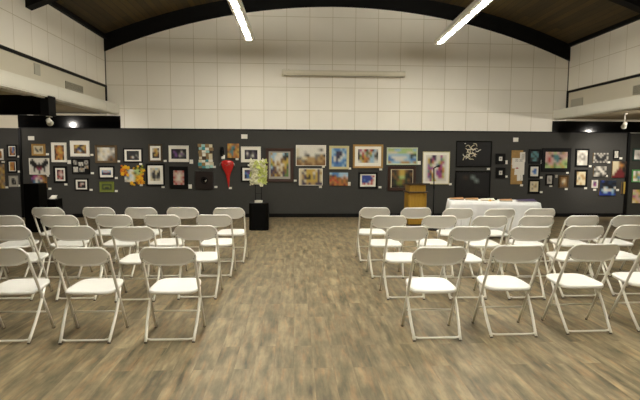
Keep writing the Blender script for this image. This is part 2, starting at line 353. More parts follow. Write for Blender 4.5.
# dropped black header across the left aisle
mb = MB(); mb.box(OL, 9.55, 2.385, XF - .15, 9.75, 2.744)
struct(mb.build('trim_30', M['gloss']))
struct(MB().box(XF - .15, 9.5, 2.37, XF, 9.78, 2.744).build('trim_31', M['beam']))
ARTS = [
  ('framed_picture', 'white framed orange and brown print at the left edge of the photo', 'left', (0.389, 1.505, 0.58, 1.794), 0.041, 'white', (0.427, 1.556, 0.526, 1.735), 'w', 'ob Bo ob', (0.409, 1.457, 0.074, 0.051), 0.035),
  ('framed_picture', 'black framed brown and blue interior scene, topmost on the left angled panel', 'left', (0.091, 1.57, 0.311, 1.897), 0.033, 'black', (0.135, 1.63, 0.256, 1.84), 'w', 'bouB BouB oBuo BooB', (0.083, 1.594, 0.075, 0.051), 0.035),
  ('framed_picture', 'black framed golden orange picture in the middle of the left angled panel', 'left', (0.098, 1.181, 0.319, 1.498), 0.034, 'black', (0.147, 1.232, 0.261, 1.454), 'w', 'yoob oboB yooB oyoB', (0.084, 1.206, 0.075, 0.052), 0.035),
  ('framed_picture', 'grey framed dark photograph, lowest in the column on the left angled panel', 'left', (0.092, 0.807, 0.307, 1.1), 0.026, 'grey', (0.141, 0.869, 0.244, 1.04), 'G', 'gKgG KkKg KkgK gKKk', (0.099, 0.841, 0.075, 0.052), 0.035),
  ('wall_hanging', 'mottled gold and brown hanging panel at the left edge of the photo', 'left', (0.387, 0.776, 0.626, 1.403), 0.0, None, None, None, 'tytbgt ybtytb tgybty btytgb ytbgyt tbytbt gtybtg tytbyt', (0.362, 0.802, 0.075, 0.051), 0.02),
  ('framed_picture', 'gold framed cream drawing of dark squiggles above the winged figure', 'main', (-6.804, 1.62, -6.458, 1.925), 0.049, 'gold', None, 'c', 'ccccccc cKcccKc cgKcKKc ccKgcgc ccccccc', (-6.415, 1.66, 0.075, 0.052), 0.035),
  ('framed_picture', 'white framed picture of a figure with large black wings', 'main', (-6.881, 1.13, -6.375, 1.558), 0.018, 'white', None, 'G', 'wKwwwwwwwKw kkkwwwwwkkk kkkkwKwkkkk wkkkkkkkkkw wwkkRkRkkww wwkwRmRwkww wwKwwkwwKww wwwwwkwwwww', (-6.438, 1.104, 0.075, 0.052), 0.035),
  ('painting', 'unframed purple and teal painting just above the tall black pedestal', 'main', (-6.841, 0.78, -6.448, 1.111), 0.0, None, None, None, 'BmmpobB PmwpPob VTwVwtb BuwTbBo BTVnBbb bBbbBbb', (-6.389, 0.759, 0.076, 0.052), 0.035),
  ('framed_picture', 'white framed tall picture of an orange and yellow figure', 'main', (-6.307, 1.454, -5.922, 1.965), 0.021, 'white', (-6.229, 1.512, -5.985, 1.895), 'w', 'bkoobk booyob koyyok kooyyo bkooob koyook bokoyk', (-5.87, 1.461, 0.088, 0.099), 0.035),
  ('framed_picture', 'white framed wide picture of a yellow brown street scene', 'main', (-5.824, 1.605, -5.335, 2.015), 0.021, 'white', (-5.733, 1.683, -5.417, 1.909), 'w', 'byyKkby tyKKtyb bKUKKyo bKtsKKb KbttbKb', (-5.282, 1.649, 0.075, 0.052), 0.035),
  ('photo_collage', 'black framed collage of small grey photographs', 'main', (-5.801, 1.146, -5.341, 1.548), 0.021, 'black', None, 'k', 'kk kk', (-5.286, 1.171, 0.076, 0.052), 0.035),
  ('framed_picture', 'black framed red and pink picture below the tall orange figure picture', 'main', (-6.277, 0.914, -5.928, 1.353), 0.05, 'black', (-6.186, 1.003, -6.018, 1.257), 'w', 'kRpk RppR kpwp rRpk kprk', (-5.977, 0.875, 0.076, 0.052), 0.035),
  ('framed_picture', 'black framed dark picture with pink centre under the photo collage', 'main', (-5.747, 0.711, -5.394, 1.031), 0.034, 'black', (-5.67, 0.782, -5.468, 0.955), 'w', 'kkkkkk kkpwpk kRpkkk kkkkkk', (-5.334, 0.732, 0.076, 0.052), 0.035),
  ('framed_picture', 'ornate dark bronze framed pale winter sketch', 'main', (-5.197, 1.437, -4.629, 1.905), 0.062, 'bronze', None, 'c', 'GcwwwgG gcGwcGw GwcwwGg cwGwgbg GcwGbKb', (-4.604, 1.485, 0.075, 0.052), 0.035),
  ('framed_picture', 'black framed small blue and pink landscape above the green frame', 'main', (-5.124, 1.028, -4.713, 1.358), 0.037, 'black', (-5.042, 1.125, -4.803, 1.251), 'w', 'ssppss upssppu nVRRVn nnVVnn', (-4.676, 1.047, 0.076, 0.052), 0.035),
  ('framed_picture', 'olive green framed dark sketch, lowest in its column', 'main', (-5.108, 0.672, -4.737, 0.949), 0.026, 'green', None, 'k', 'LLLLLLLLL LEEEEEEEL LELLLLLEL LELKKKLEL LEEEEEEEL LLLLLLLLL', (-4.686, 0.702, 0.077, 0.053), 0.035),
  ('framed_picture', 'black framed dark night picture above the yellow flower collage', 'main', (-4.476, 1.453, -3.976, 1.827), 0.034, 'black', (-4.386, 1.521, -4.069, 1.759), 'w', 'kkkkkkk kKkkkEk kkkKkgk kkbwKkg kkKkkkk', (-4.033, 1.417, 0.076, 0.052), 0.035),
  ('flower_collage', 'irregular collage of yellow and orange flowers around a teal and white centre', 'main', (-4.527, 0.872, -3.951, 1.366), 0.0, None, None, None, 'x', (-4.032, 0.862, 0.076, 0.053), 0.035),
  ('framed_picture', 'bronze framed upright sunset picture with white mat', 'main', (-3.817, 1.477, -3.468, 1.932), 0.037, 'bronze', (-3.721, 1.576, -3.545, 1.833), 'w', 'GytK coyG KKyb kyoK KKKK', (-3.397, 1.501, 0.076, 0.052), 0.035),
  ('framed_picture', 'white framed dark picture of purple and white figures', 'main', (-3.297, 1.474, -2.777, 1.907), 0.021, 'white', (-3.23, 1.558, -2.84, 1.816), 'w', 'kkkkkkkk kPVkkGkk kVPkgPgk kKPVGgVV kVkkVkEk', (-2.715, 1.484, 0.094, 0.11), 0.035),
  ('framed_picture', 'black framed large grey green watercolour with wide white mat', 'main', (-3.901, 0.836, -3.408, 1.427), 0.047, 'black', (-3.787, 0.971, -3.532, 1.314), 'w', 'GccsGc cGkccK GkKckk GKKgkK cKkgKg ccgcGc', (-3.467, 0.813, 0.077, 0.053), 0.035),
  ('framed_picture', 'wide black framed picture of a white dress on pink ground', 'main', (-3.295, 0.766, -2.801, 1.358), 0.106, 'black', None, 'k', 'prpppr pcpwpp ppwwcp rpwwpr pcwwpp rpppcr prpprp', (-2.761, 0.825, 0.095, 0.111), 0.035),
  ('patchwork_panel', 'tall patchwork panel of teal, cream and brown tiles', 'main', (-2.522, 1.311, -2.148, 1.946), 0.0, None, None, None, 'x', (-2.113, 1.349, 0.076, 0.053), 0.035),
  ('shadow_box', 'square brown black panel with a dark ring at its centre', 'main', (-2.601, 0.762, -2.141, 1.237), 0.0, None, None, None, 'x', (-2.078, 0.815, 0.077, 0.053), 0.06),
  ('wall_mask', 'small narrow black mask between the patchwork and the green textured panel', 'main', (-1.971, 1.617, -1.851, 1.888), 0.0, None, None, None, 'x', (-1.878, 1.615, 0.089, 0.095), 0.035),
  ('painting', 'unframed gold textured panel with a green centre', 'main', (-1.756, 1.587, -1.456, 1.967), 0.0, None, None, None, 'oyobbo yoTTob obTEoy bTToyb yoTooy oybobo', (-1.513, 1.558, 0.077, 0.053), 0.035),
  ('wall_sculpture', 'glossy red teardrop shaped wall sculpture with a pointed tip', 'main', (-1.936, 0.789, -1.554, 1.533), 0.0, None, None, None, 'x', (-1.698, 0.787, 0.077, 0.053), 0.035),
  ('framed_picture', 'white framed dark purple grey picture above and behind the flower sculpture', 'main', (-1.407, 1.473, -0.882, 1.893), 0.024, 'white', (-1.309, 1.555, -0.971, 1.801), 'w', 'kVkkVkk VwVKgVk KgVgwkV kVkgkVk', None, 0.035),
  ('framed_picture', 'black framed purple picture partly hidden by the flower sculpture', 'main', (-1.411, 0.951, -0.916, 1.367), 0.04, 'black', (-1.314, 1.042, -1.012, 1.271), 'w', 'VnPuV uPVnu nuVPV VuPuV', (-1.193, 1.396, 0.077, 0.053), 0.035),
  ('framed_picture', 'large dark brown framed painting of a cowboy in a white hat', 'main', (-0.756, 0.953, -0.013, 1.853), 0.085, 'brown', (-0.618, 1.098, -0.149, 1.731), 'g', 'tsscwwsKT sswwwwKKk yswwwbbky ybwtcbyyy eycbtwcye sVbwccbyV VVbGbcbbe VbVbcbVbe bVybbcVee', (0.035, 0.989, 0.077, 0.053), 0.035),
  ('painting', 'unframed cream sky landscape with brown undergrowth, wide canvas', 'main', (0.051, 1.387, 0.856, 1.941), 0.016, 'white', None, 'c', 'wwwwwwwwwww cwwwwwwwGKw cwwGwwwwwww cwwgKwwggtK ggcctttgtbt btgbtttbttb bbtbbbtbbbb', (0.788, 1.367, 0.077, 0.053), 0.035),
  ('painting', 'unframed yellow canvas with two dark shapes between purple posts', 'main', (0.132, 0.864, 0.768, 1.315), 0.016, 'white', None, 'c', 'ccVyyyycVc cVcyyywyVt ctVykygyVc ctVkkygyVc cVcyyyyyVc cVVtVttVVV', (0.713, 0.821, 0.078, 0.054), 0.035),
  ('framed_picture', 'pale gold framed blue seascape', 'main', (0.942, 1.299, 1.478, 1.927), 0.067, 'palegold', None, 'c', 'suuusus ssnVVsu suVVnws uwVnwss uwnwsuu uuUuuus suuuusu', (1.5, 1.319, 0.077, 0.053), 0.035),
  ('painting', 'small unframed orange desert landscape below the blue seascape', 'main', (0.957, 0.86, 1.454, 1.21), 0.0, None, None, None, 'suuussss bnbussps brobbpbp rorbobob oborobob bRobooRo', (1.488, 0.907, 0.081, 0.102), 0.035),
  ('framed_picture', 'gold framed busy market scene with wide white mat', 'main', (1.583, 1.332, 2.401, 1.969), 0.054, 'gold', (1.718, 1.477, 2.265, 1.841), 'w', 'gmwrkGrBsG KwrGebysGk BerygGesBE KyEoobssGg wGyobGssww', (2.344, 1.303, 0.078, 0.054), 0.035),
  ('framed_picture', 'black framed blue picture with red striped flag', 'main', (1.734, 0.781, 2.259, 1.221), 0.051, 'black', (1.834, 0.884, 2.177, 1.138), 'w', 'UUUUUpr UUUUUUw UuUUUrp UUUuwrw prwrprw', (2.333, 0.817, 0.078, 0.054), 0.035),
  ('framed_picture', 'pale green framed wide blue seaside painting', 'main', (2.501, 1.425, 3.344, 1.893), 0.038, 'palegreen', None, 'c', 'llsslllls ccclllccl sssssssEE uwwwwwsEs uuwwwssuu tssstttst', (3.392, 1.481, 0.086, 0.102), 0.035),
  ('framed_picture', 'dark brown framed yellow green woodland painting behind the lectern', 'main', (2.539, 0.728, 3.311, 1.389), 0.081, 'brown', (2.645, 0.81, 3.215, 1.287), 'c', 'BBbyybBk bEbyyEkb BbEllEkB kEbLbEbk BELLbEkB kkBEkbEk', None, 0.035),
  ('framed_picture', 'thin pale framed multicoloured abstract on white ground', 'main', (3.486, 0.899, 4.23, 1.788), 0.019, 'palegold', (3.571, 0.981, 4.144, 1.691), 'w', 'wwwVVwwmww wynmVwwTlw wyVowwlomw wPlwwTVmww wmPmwwrmyw wTowwPmVow wmVywmPmlw wPTowwmmyw wwmlywwwww', (4.267, 0.905, 0.079, 0.054), 0.035),
  ('framed_picture', 'large black picture with a scribble of white lines', 'main', (4.395, 1.376, 5.389, 2.083), 0.033, 'black', None, 'k', 'kkkkkkk kkkkkkk kkkkkkk kkkkkkk', (5.315, 1.324, 0.079, 0.054), 0.035),
  ('framed_picture', 'large almost black picture with a faint pale cloud, below the white scribble', 'main', (4.395, 0.545, 5.38, 1.267), 0.033, 'black', None, 'k', 'kkkkkkkkk kQBQHkkkk kkkkQHkkk kkkQkkkkk kkkkkQkkk kkkkkkQkk kkkkkkkkk', None, 0.035),
  ('framed_picture', 'small square black frame with a white centre, upper of two', 'main', (5.5, 1.461, 5.768, 1.747), 0.087, 'black', None, 'k', 'www wkw www', (5.805, 1.511, 0.076, 0.104), 0.05),
  ('framed_picture', 'small square black frame with a white centre, lower of two', 'main', (5.514, 1.079, 5.783, 1.366), 0.087, 'black', None, 'k', 'www wkw www', (5.817, 1.118, 0.079, 0.055), 0.05),
  ('paper_collage', 'brown cardboard collage of white papers with a sketched face and red lips', 'main', (5.944, 0.907, 6.317, 1.856), 0.0, None, None, None, 'x', (6.262, 0.88, 0.079, 0.055), 0.035),
  ('framed_picture', 'black framed teal portrait', 'main', (6.422, 1.479, 6.765, 1.872), 0.06, 'black', None, 'k', 'kTTk TETT TTkT kETk kTTk', (6.803, 1.527, 0.071, 0.109), 0.035),
  ('framed_picture', 'black framed blue figure on white, below the teal portrait', 'main', (6.44, 1.082, 6.758, 1.441), 0.047, 'black', None, 'w', 'wwwww wwuUw wuUuw wwuuw wwwww', (6.806, 1.093, 0.079, 0.055), 0.035),
  ('framed_picture', 'black framed cream sketch, lowest of the column under the teal portrait', 'main', (6.447, 0.657, 6.777, 1.035), 0.047, 'black', None, 'c', 'ccccc cgctc cctgc cgccc ccccc', (6.824, 0.69, 0.08, 0.055), 0.035),
  ('framed_picture', 'wide black framed pastel pink and green painting of faces', 'main', (6.795, 1.257, 7.619, 1.901), 0.099, 'black', None, 'k', 'ptplpgtp ppkTTppp prpTTkpc prpGTpll eppepyle llyellyl', (7.546, 1.233, 0.079, 0.055), 0.035),
  ('framed_picture', 'tiny black framed grey sketch under the pastel painting', 'main', (6.927, 0.882, 7.151, 1.19), 0.041, 'black', None, 'G', 'GGGG GgGG GggG GGGG', (7.091, 0.865, 0.08, 0.055), 0.035),
  ('framed_picture', 'small brown framed sepia portrait', 'main', (7.303, 0.808, 7.582, 1.159), 0.044, 'bronze', None, 'c', 'bbbb btcb bccb bgtb bbbb', (7.535, 0.778, 0.08, 0.055), 0.035),
  ('framed_picture', 'black framed tall pale pencil sketch of a face', 'main', (7.741, 1.389, 8.135, 1.894), 0.049, 'black', None, 'G', 'GwwwG wGgGw GgwgG GGggG wGwGG GwwGG', (8.182, 1.412, 0.08, 0.055), 0.035),
  ('framed_picture', 'black framed cream drawing below the pencil face', 'main', (7.753, 0.837, 8.115, 1.315), 0.055, 'black', None, 'c', 'tccc ccttc cgct tccc cctc', (8.087, 0.804, 0.08, 0.055), 0.035),
  ('painting', 'unframed black and white butterfly pattern', 'main', (8.246, 1.507, 8.668, 1.779), 0.0, None, None, None, 'GKGKGKGKG KKkGgGkKK GkkkGkkkG GkkkkkkkG KGkkKkkGK GKGKGKGKG', (8.71, 1.522, 0.08, 0.055), 0.035),
  ('painting', 'unframed grey and white abstract below the butterfly pattern', 'main', (8.276, 1.126, 8.636, 1.411), 0.0, None, None, None, 'kGwggG GgwwkG kgkwwk gwGkwG GGgkgk', (8.663, 1.143, 0.08, 0.055), 0.035),
  ('painting', 'tiny unframed white picture with a purple figure', 'main', (8.232, 0.812, 8.415, 1.032), 0.0, None, None, None, 'wGww wPVw wVmw wmPw wwww', (8.35, 0.76, 0.081, 0.056), 0.035),
  ('painting', 'unframed blue, black and white abstract of breaking waves', 'main', (8.464, 0.604, 8.935, 1.021), 0.0, None, None, None, 'nUnknnnn nkkknnkk nnkkkknn nkwskkkw nswwwwsn UnssUUsn UUUUUUuU', (9.007, 0.755, 0.081, 0.056), 0.035),
  ('framed_picture', 'tiny black framed white sketch above the cream and red painting', 'main', (8.823, 1.614, 8.988, 1.862), 0.028, 'black', None, 'w', 'wGw GwG wGw', (9.049, 1.634, 0.08, 0.055), 0.035),
  ('painting', 'unframed cream and dark red painting at the right end of the wall', 'main', (8.81, 1.1, 9.206, 1.551), 0.0, None, None, None, 'cccbBkB ccctobk cccRbkB ccRRRkk cRRRRRB RRRRRRk', None, 0.035),
  ('painting', 'small narrow dark picture with a yellow patch', 'main', (9.107, 0.649, 9.246, 0.981), 0.0, None, None, None, 'Kyb kyy kyy kyo Kyb', None, 0.035),
  ('framed_picture', 'green framed grey picture, topmost on the right angled panel', 'right', (0.12, 1.571, 0.558, 1.906), 0.038, 'darkgreen', None, 'w', 'GGwgT GgpwT wGggG', None, 0.035),
  ('framed_picture', 'green framed bright floral picture in the middle of the right angled panel', 'right', (0.125, 0.974, 0.593, 1.322), 0.033, 'brightgreen', None, 'w', 'wgwewyw weypwwe yeuTwyw wwewpww', None, 0.035),
  ('painting', 'unframed pastel pink and yellow picture, lowest on the right angled panel', 'right', (0.169, 0.397, 0.625, 0.768), 0.0, None, None, None, 'pyemyp lpypml mpeTpy ypplyp cypmcy', None, 0.035),
]

# ------------------------------------------------------------------ lights
def fluorescent(name, label, x, yfar, slope, n):
    t = empty(name, (x, yfar, 4.3), slope); tag(t, label, 'ceiling light', 'suspended fluorescent strips')
    Lg = 1.205 * n
    prof = [(-.05, 0), (.05, 0), (.056, -.006), (.115, .012), (.115, .08), (.07, .15), (-.07, .15), (-.115, .08), (-.115, .012), (-.056, -.006)]
    MB().prism_y(prof, -Lg, 0).build('housing', M['housing'], t)
    MB().prism_y([(-.117, .01), (-.056, -.008), (.056, -.008), (.117, .01), (.117, .082), (.072, .153), (-.072, .153), (-.117, .082)], 0, .012).build('end_cap', M['housing'], t)
    for k in range(n):
        y1 = -k * 1.205 - .095; y0 = -(k + 1) * 1.205 + .095
        MB().box(-.048, y0, -.014, .048, y1, -.001).build('lens', M['tube'], t)
        MB().box(-.05, y0, .151, .05, y1, .16).build('upper_lens', M['tube_up'], t)
    for y in (-3.62, -6.03, -8.44, -10.85):
        zt = arch_z(x, RC) - 4.3
        MB().tube([(0, y, .15), (0, y, zt - .005)], .003, 6).build('hanging_cable', M['housing'], t)
        MB().tube([(0, y, zt - .04), (0, y, zt - .005)], .05, 14).build('canopy', M['housing'], t)
    return t
fluorescent('fluorescent_light', 'left of two long suspended white fluorescent strips under the plank ceiling', -1.027, 11.70, -.006, 11)
fluorescent('fluorescent_light', 'right of two long suspended white fluorescent strips under the plank ceiling', 3.406, 11.69, -.035, 11)

def spotlight(label, x, y, ztop, z, aim, power=SPOT, size=75):
    t = empty('track_spotlight', (x, y, ztop)); tag(t, label, 'spotlight', 'track spotlights in the aisles')
    d = (Vector(aim) - Vector((x, y, z))).normalized()
    MB().box(-.03, -.06, -.02, .03, .06, -.001).build('mounting_plate', M['housing'], t)
    MB().tube([(0, 0, -.02), (0, 0, z - ztop + .05)], .008, 8).build('stem', M['housing'], t)
    c = Vector((0, 0, z - ztop))
    MB().tube([c - d * .1, c - d * .085, c + d * .0, c + d * .07], [.025, .045, .05, .06], 18).build('lamp_head', M['housing'], t, smooth=False)
    MB().tube([c + d * .0705, c + d * .074], [.05, .05], 18).build('lens', M['lamp_face'], t)
    ld = bpy.data.lights.new('spot', 'SPOT'); ld.energy = power; ld.color = SPOT_COL; ld.spot_size = R(size); ld.spot_blend = .7; ld.shadow_soft_size = .05
    lo = bpy.data.objects.new('bulb', ld); C.objects.link(lo); lo.parent = t; lo.location = c + d * .09
    lo.rotation_euler = (d.to_track_quat('-Z', 'Y')).to_euler()
spotlight('white track spotlight hanging under the end of the black header beam, left aisle', -4.62, 9.64, 2.369, 2.26, (-5.6, DW, 1.2))
spotlight('white track spotlight behind the black header beam, nearer the left display panel', -9.35, 10.2, 2.744, 2.62, (-7.9, DW, 2.5), 150, 40)
spotlight('white track spotlight behind the black header beam, nearer the hall', -7.15, 10.0, 2.744, 2.64, (-5.6, DW, 1.7), 45)
spotlight('white track spotlight on the right aisle ceiling, visible at the right edge of the photo', 7.92, 11.5, 2.70, 2.42, (8.6, DW, 1.3))
spotlight('white track spotlight on the right aisle ceiling, reflected in the black transom', 10.07, 9.9, 2.70, 2.55, (9.6, DW, 1.3))
spotlight('white track spotlight on the right aisle ceiling, nearest the hall and the table', 8.4, 10.0, 2.70, 2.55, (6.6, DW, 1.6))

# ------------------------------------------------------------------ fixtures on the walls
t = empty('projection_screen', (1.31, D, 3.83)); tag(t, 'long ivory case of a rolled-up projection screen on the white panel wall', 'projector screen')
MB().tube([(-1.6, -.1, 0), (1.6, -.1, 0)], .072, 20).build('case', M['ivory'], t, smooth=False)
for s in (-1, 1):
    MB().tube([(s*1.6, -.1, 0), (s*1.63, -.1, 0)], .08, 20).build('end_cap', M['ivory'], t)
    MB().box(s*1.45 - .02, -.03, -.06, s*1.45 + .02, -.001, .1).build('bracket', M['ivory'], t)
MB().box(-1.58, -.115, -.085, 1.58, -.095, -.068).build('bottom_bar', M['vent'], t)
def vent(side, y0, y1, z0, z1, label):
    s = 1 if side == 'L' else -1; x = XL if side == 'L' else XR
    t = empty('air_vent', (x, (y0 + y1)/2, z0)); tag(t, label, 'air vent'); h = z1 - z0; w_ = (y1 - y0)/2
    MB().box(0.001*s, -w_, 0, .008*s, w_, h).build('backing', M['vent_dark'], t)
    mb = MB(); n = 7
    for k in range(n): mb.box(.008*s, -w_ + .02, .02 + k*(h-.04)/n, .018*s, w_ - .02, .02 + (k + .6)*(h-.04)/n)
    mb.build('louvres', M['vent'], t)
    mb = MB(); mb.box(.008*s, -w_, 0, .022*s, w_, .02); mb.box(.008*s, -w_, h-.02, .022*s, w_, h); mb.box(.008*s, -w_, .02, .022*s, -w_+.02, h-.02); mb.box(.008*s, w_-.02, .02, .022*s, w_, h-.02)
    mb.build('frame', M['vent'], t)
vent('L', 10.95, 11.8, 3.06, 3.22, 'long grey louvred air vent on the upper left wall')
vent('R', 10.0, 10.6, 3.02, 3.22, 'grey louvred air vent on the upper right wall at the edge of the photo')
def plate(side, y0, y1, z0, z1, label):
    x = (XL + .001, XL + .015) if side == 'L' else (XR - .015, XR - .001)
    tag(MB().box(x[0], y0, z0, x[1], y1, z1).build('cover_plate', M['plate'], bevel=.004), label, 'cover plate')
plate('L', 9.68, 9.9, 3.15, 3.36, 'small square grey cover plate on the upper left wall')
plate('R', 12.5, 13.05, 2.99, 3.2, 'flat grey cover plate on the upper right wall near the corner')

# ------------------------------------------------------------------ art on the display walls
def place(wall, u, z, gap=.001):
    """point on a display wall -> location, z-rotation; local -y faces the hall"""
    if wall == 'main': return (u, DW - gap, z), 0
    a, b = PL if wall == 'left' else PR
    d = (b - a).normalized(); p = a + d * u; n = Vector((d.y, -d.x, 0))
    if n.y > 0: n = -n
    p = p + n * gap
    ang = math.atan2(-d.y, -d.x) if wall == 'left' else math.atan2(d.y, d.x)
    return (p.x, p.y, z), ang
def ring(mb, w, h, f, dep, cx=0, cz=0):
    W, H_ = w/2, h/2; b = min(f*.3, .01)
    L_ = []
    for (ix, y) in ((0, 0), (0, -dep + b), (b, -dep), (f - b*.5, -dep + b*.5), (f, -dep + .012), (f, 0)):
        L_.append([(cx - W + ix, y, cz - H_ + ix), (cx + W - ix, y, cz - H_ + ix), (cx + W - ix, y, cz + H_ - ix), (cx - W + ix, y, cz + H_ - ix)])
    vs = [v for l in L_ for v in l]; fs = []
    n = len(L_)
    for i in range(n):
        j = (i + 1) % n
        for k in range(4): fs.append((i*4 + k, i*4 + (k+1) % 4, j*4 + (k+1) % 4, j*4 + k))
    mb.add(vs, fs)
def pigment_mesh(name, grid, w, h, y, cx, cz, parent, thick=0, side=None, sub=2):
    rows = grid.split(); m_ = max(len(q) for q in rows); rows = [q + q[-1]*(m_ - len(q)) for q in rows]; nr, nc = len(rows), len(rows[0])
    def colat(u, v):            # u,v in 0..1, v downwards
        x = min(max(u * nc - .5, 0), nc - 1.001) if nc > 1 else 0; yv = min(max(v * nr - .5, 0), nr - 1.001) if nr > 1 else 0
        i, j = int(x), int(yv); a, b = x - i, yv - j; a = a*a*(3-2*a); b = b*b*(3-2*b)
        i2, j2 = min(i+1, nc-1), min(j+1, nr-1)
        c = [lin(PAL[rows[jj][ii]]) for jj, ii in ((j,i),(j,i2),(j2,i),(j2,i2))]
        return [(c[0][k]*(1-a) + c[1][k]*a)*(1-b) + (c[2][k]*(1-a) + c[3][k]*a)*b for k in range(3)] + [1]
    NX, NY = nc * sub, nr * sub
    mb = MB(); cols = []
    vs = []
    for r_ in range(NY + 1):
        for c_ in range(NX + 1):
            u, v = c_/NX, r_/NY
            vs.append((cx - w/2 + w*u, y, cz + h/2 - h*v)); cols.append(colat(u, v))
    fs = [(r_*(NX+1)+c_, (r_+1)*(NX+1)+c_, (r_+1)*(NX+1)+c_+1, r_*(NX+1)+c_+1) for r_ in range(NY) for c_ in range(NX)]
    mb.add(vs, fs)
    n0 = len(vs)
    if thick:
        mb.m = 1; W, H_ = w/2, h/2
        mb.box(cx - W, y + .0005, cz - H_, cx + W, y + thick, cz + H_)
    else:
        mb.m = 1; mb.box(cx - w/2, y + .0004, cz - h/2, cx + w/2, y + .002, cz + h/2)
    me = bpy.data.meshes.new(name); me.from_pydata(mb.v, [], mb.f)
    me.materials.append(M['pigment']); me.materials.append(side or M['card'])
    for p, i in zip(me.polygons, mb.mi): p.material_index = i
    ca = me.color_attributes.new('pigment', 'FLOAT_COLOR', 'POINT')
    for i in range(len(mb.v)): ca.data[i].color = cols[i] if i < n0 else (.5, .5, .5, 1)
    o = bpy.data.objects.new(name, me); C.objects.link(o)
    if parent: o.parent = parent
    return o
MATCOL = dict(w='card', c='cream', g='grey', G='plate', k='black')
CARDS = []
def base(kind, label, wall, r, cat, group=None, name=None):
    u, z = (r[0] + r[2])/2, r[1]
    loc, a = place(wall, u, z); t = empty(name or kind, loc, a); tag(t, label, cat, group); return t, r[2]-r[0], r[3]-r[1]
def framed(a):
    kind, label, wall, r, fw, fc, pic, mc, grid, card, dep = a
    t, w, h = base(kind, label, wall, r, 'picture', 'framed pictures on the display wall')
    mb = MB(); ring(mb, w, h, fw, dep, 0, h/2); mb.build('frame', M[fc], t)
    iw, ih = w - 2*fw - .002, h - 2*fw - .002
    if pic:
        pw, ph = pic[2]-pic[0], pic[3]-pic[1]; s = -1 if wall == 'left' else 1
        cx = s*((pic[0]+pic[2])/2 - (r[0]+r[2])/2); cz = (pic[1]+pic[3])/2 - r[1]
        yo = -dep + .016
        # window-cut mat board
        mb = MB(); W, Hh = iw/2, ih/2; X0, X1, Z0, Z1 = cx - pw/2, cx + pw/2, cz - ph/2, cz + ph/2
        mb.box(-W, yo, h/2 - Hh, W, yo + .003, Z0); mb.box(-W, yo, Z1, W, yo + .003, h/2 + Hh)
        mb.box(-W, yo, Z0, X0, yo + .003, Z1); mb.box(X1, yo, Z0, W, yo + .003, Z1)
        mb.build('mat_board', M[MATCOL[mc]], t)
        pigment_mesh('print', grid, pw + .004, ph + .004, yo + .0035, cx, cz, t)
    else: pigment_mesh('print', grid, iw, ih, -dep + .018, 0, h/2, t)
    MB().box(-iw/2, -dep + .024, h/2 - ih/2, iw/2, -.002, h/2 + ih/2).build('backing_board', M['dbrown'], t)
    return t
def painting(a):
    kind, label, wall, r, fw, fc, pic, mc, grid, card, dep = a
    t, w, h = base(kind, label, wall, r, 'painting', 'unframed canvases on the display wall')
    if fw:
        MB().box(-w/2, -dep, 0, w/2, 0, h).build('canvas', M['white'], t)
        pigment_mesh('painted_image', grid, w - 2*fw, h - 2*fw, -dep - .003, 0, h/2, t)
    else: pigment_mesh('canvas', grid, w, h, -dep, 0, h/2, t, thick=dep, side=M['tan'])
    return t
rnd = random.Random(7)
def flower_collage(a):
    t, w, h = base(a[0], a[1], a[2], a[3], 'collage')
    pigment_mesh('centre_panel', 'TTwwll TcwyEl ToswyyE wTwwlK Gcwwyo', w*.74, h*.68, -.03, 0, h*.48, t, thick=.03)
    spots = []
    for i in range(26):
        spots.append((rnd.uniform(-.5, -.22), rnd.uniform(.5, .98)))
        spots.append((rnd.uniform(.2, .48), rnd.uniform(.06, .5)))
    for i in range(20):
        spots.append((rnd.uniform(-.5, .45), rnd.choice((rnd.uniform(.85, 1.0), rnd.uniform(.0, .15)))))
        spots.append((rnd.uniform(.3, .5), rnd.uniform(.5, .95)))
    for k, (u, v) in enumerate(spots):
        if u < -.15 and v < .3: continue
        top_right = u > .1 and v > .6
        m = rnd.choice(['black', 'fabric', 'cardboard', 'black', 'yellow']) if top_right else rnd.choice(['yellow', 'yellow', 'dorange', 'yellow', 'dred', 'dorange'])
        if top_right and k % 5 == 0: m = 'lime'
        mb = MB(); n = 6; rr = rnd.uniform(.035, .06); cx, cz = u*w, v*h; vs = [(cx, -.05, cz)]
        for j in range(2*n):
            an = math.pi*j/n + k; q = rr*(1 if j % 2 else .55); vs.append((cx + q*math.cos(an), -.035 - .012*(j % 2), cz + q*math.sin(an)))
        vs.append((cx, -.03, cz))
        fs = [(0, 1 + j, 1 + (j+1) % (2*n)) for j in range(2*n)] + [(2*n+1, 1 + (j+1) % (2*n), 1 + j) for j in range(2*n)]
        mb.add(vs, fs); mb.build('flower', M[m], t)
def patchwork(a):
    t, w, h = base(a[0], a[1], a[2], a[3], 'collage')
    MB().box(-w*.47, -.02, .01, w*.47, 0, h - .01).build('backing_board', M['tan'], t)
    nx, nz = 4, 8
    for i in range(nx):
        for j in range(nz):
            cx = -w/2 + w*(i + .5)/nx + rnd.uniform(-.012, .012); cz = h*(j + .5)/nz + rnd.uniform(-.012, .012)
            sx, sz = w/nx*rnd.uniform(.4, .62), h/nz*rnd.uniform(.35, .62); dd = .022 + rnd.uniform(0, .02)
            m = rnd.choice(['aqua', 'cream', 'cream', 'teal', 'tan', 'dbrown', 'cream', 'aqua', 'white', 'cardboard'])
            MB().box(cx - sx, -dd - .006, cz - sz, cx + sx, -.0205, cz + sz).build('tile', M[m], t, bevel=.004)
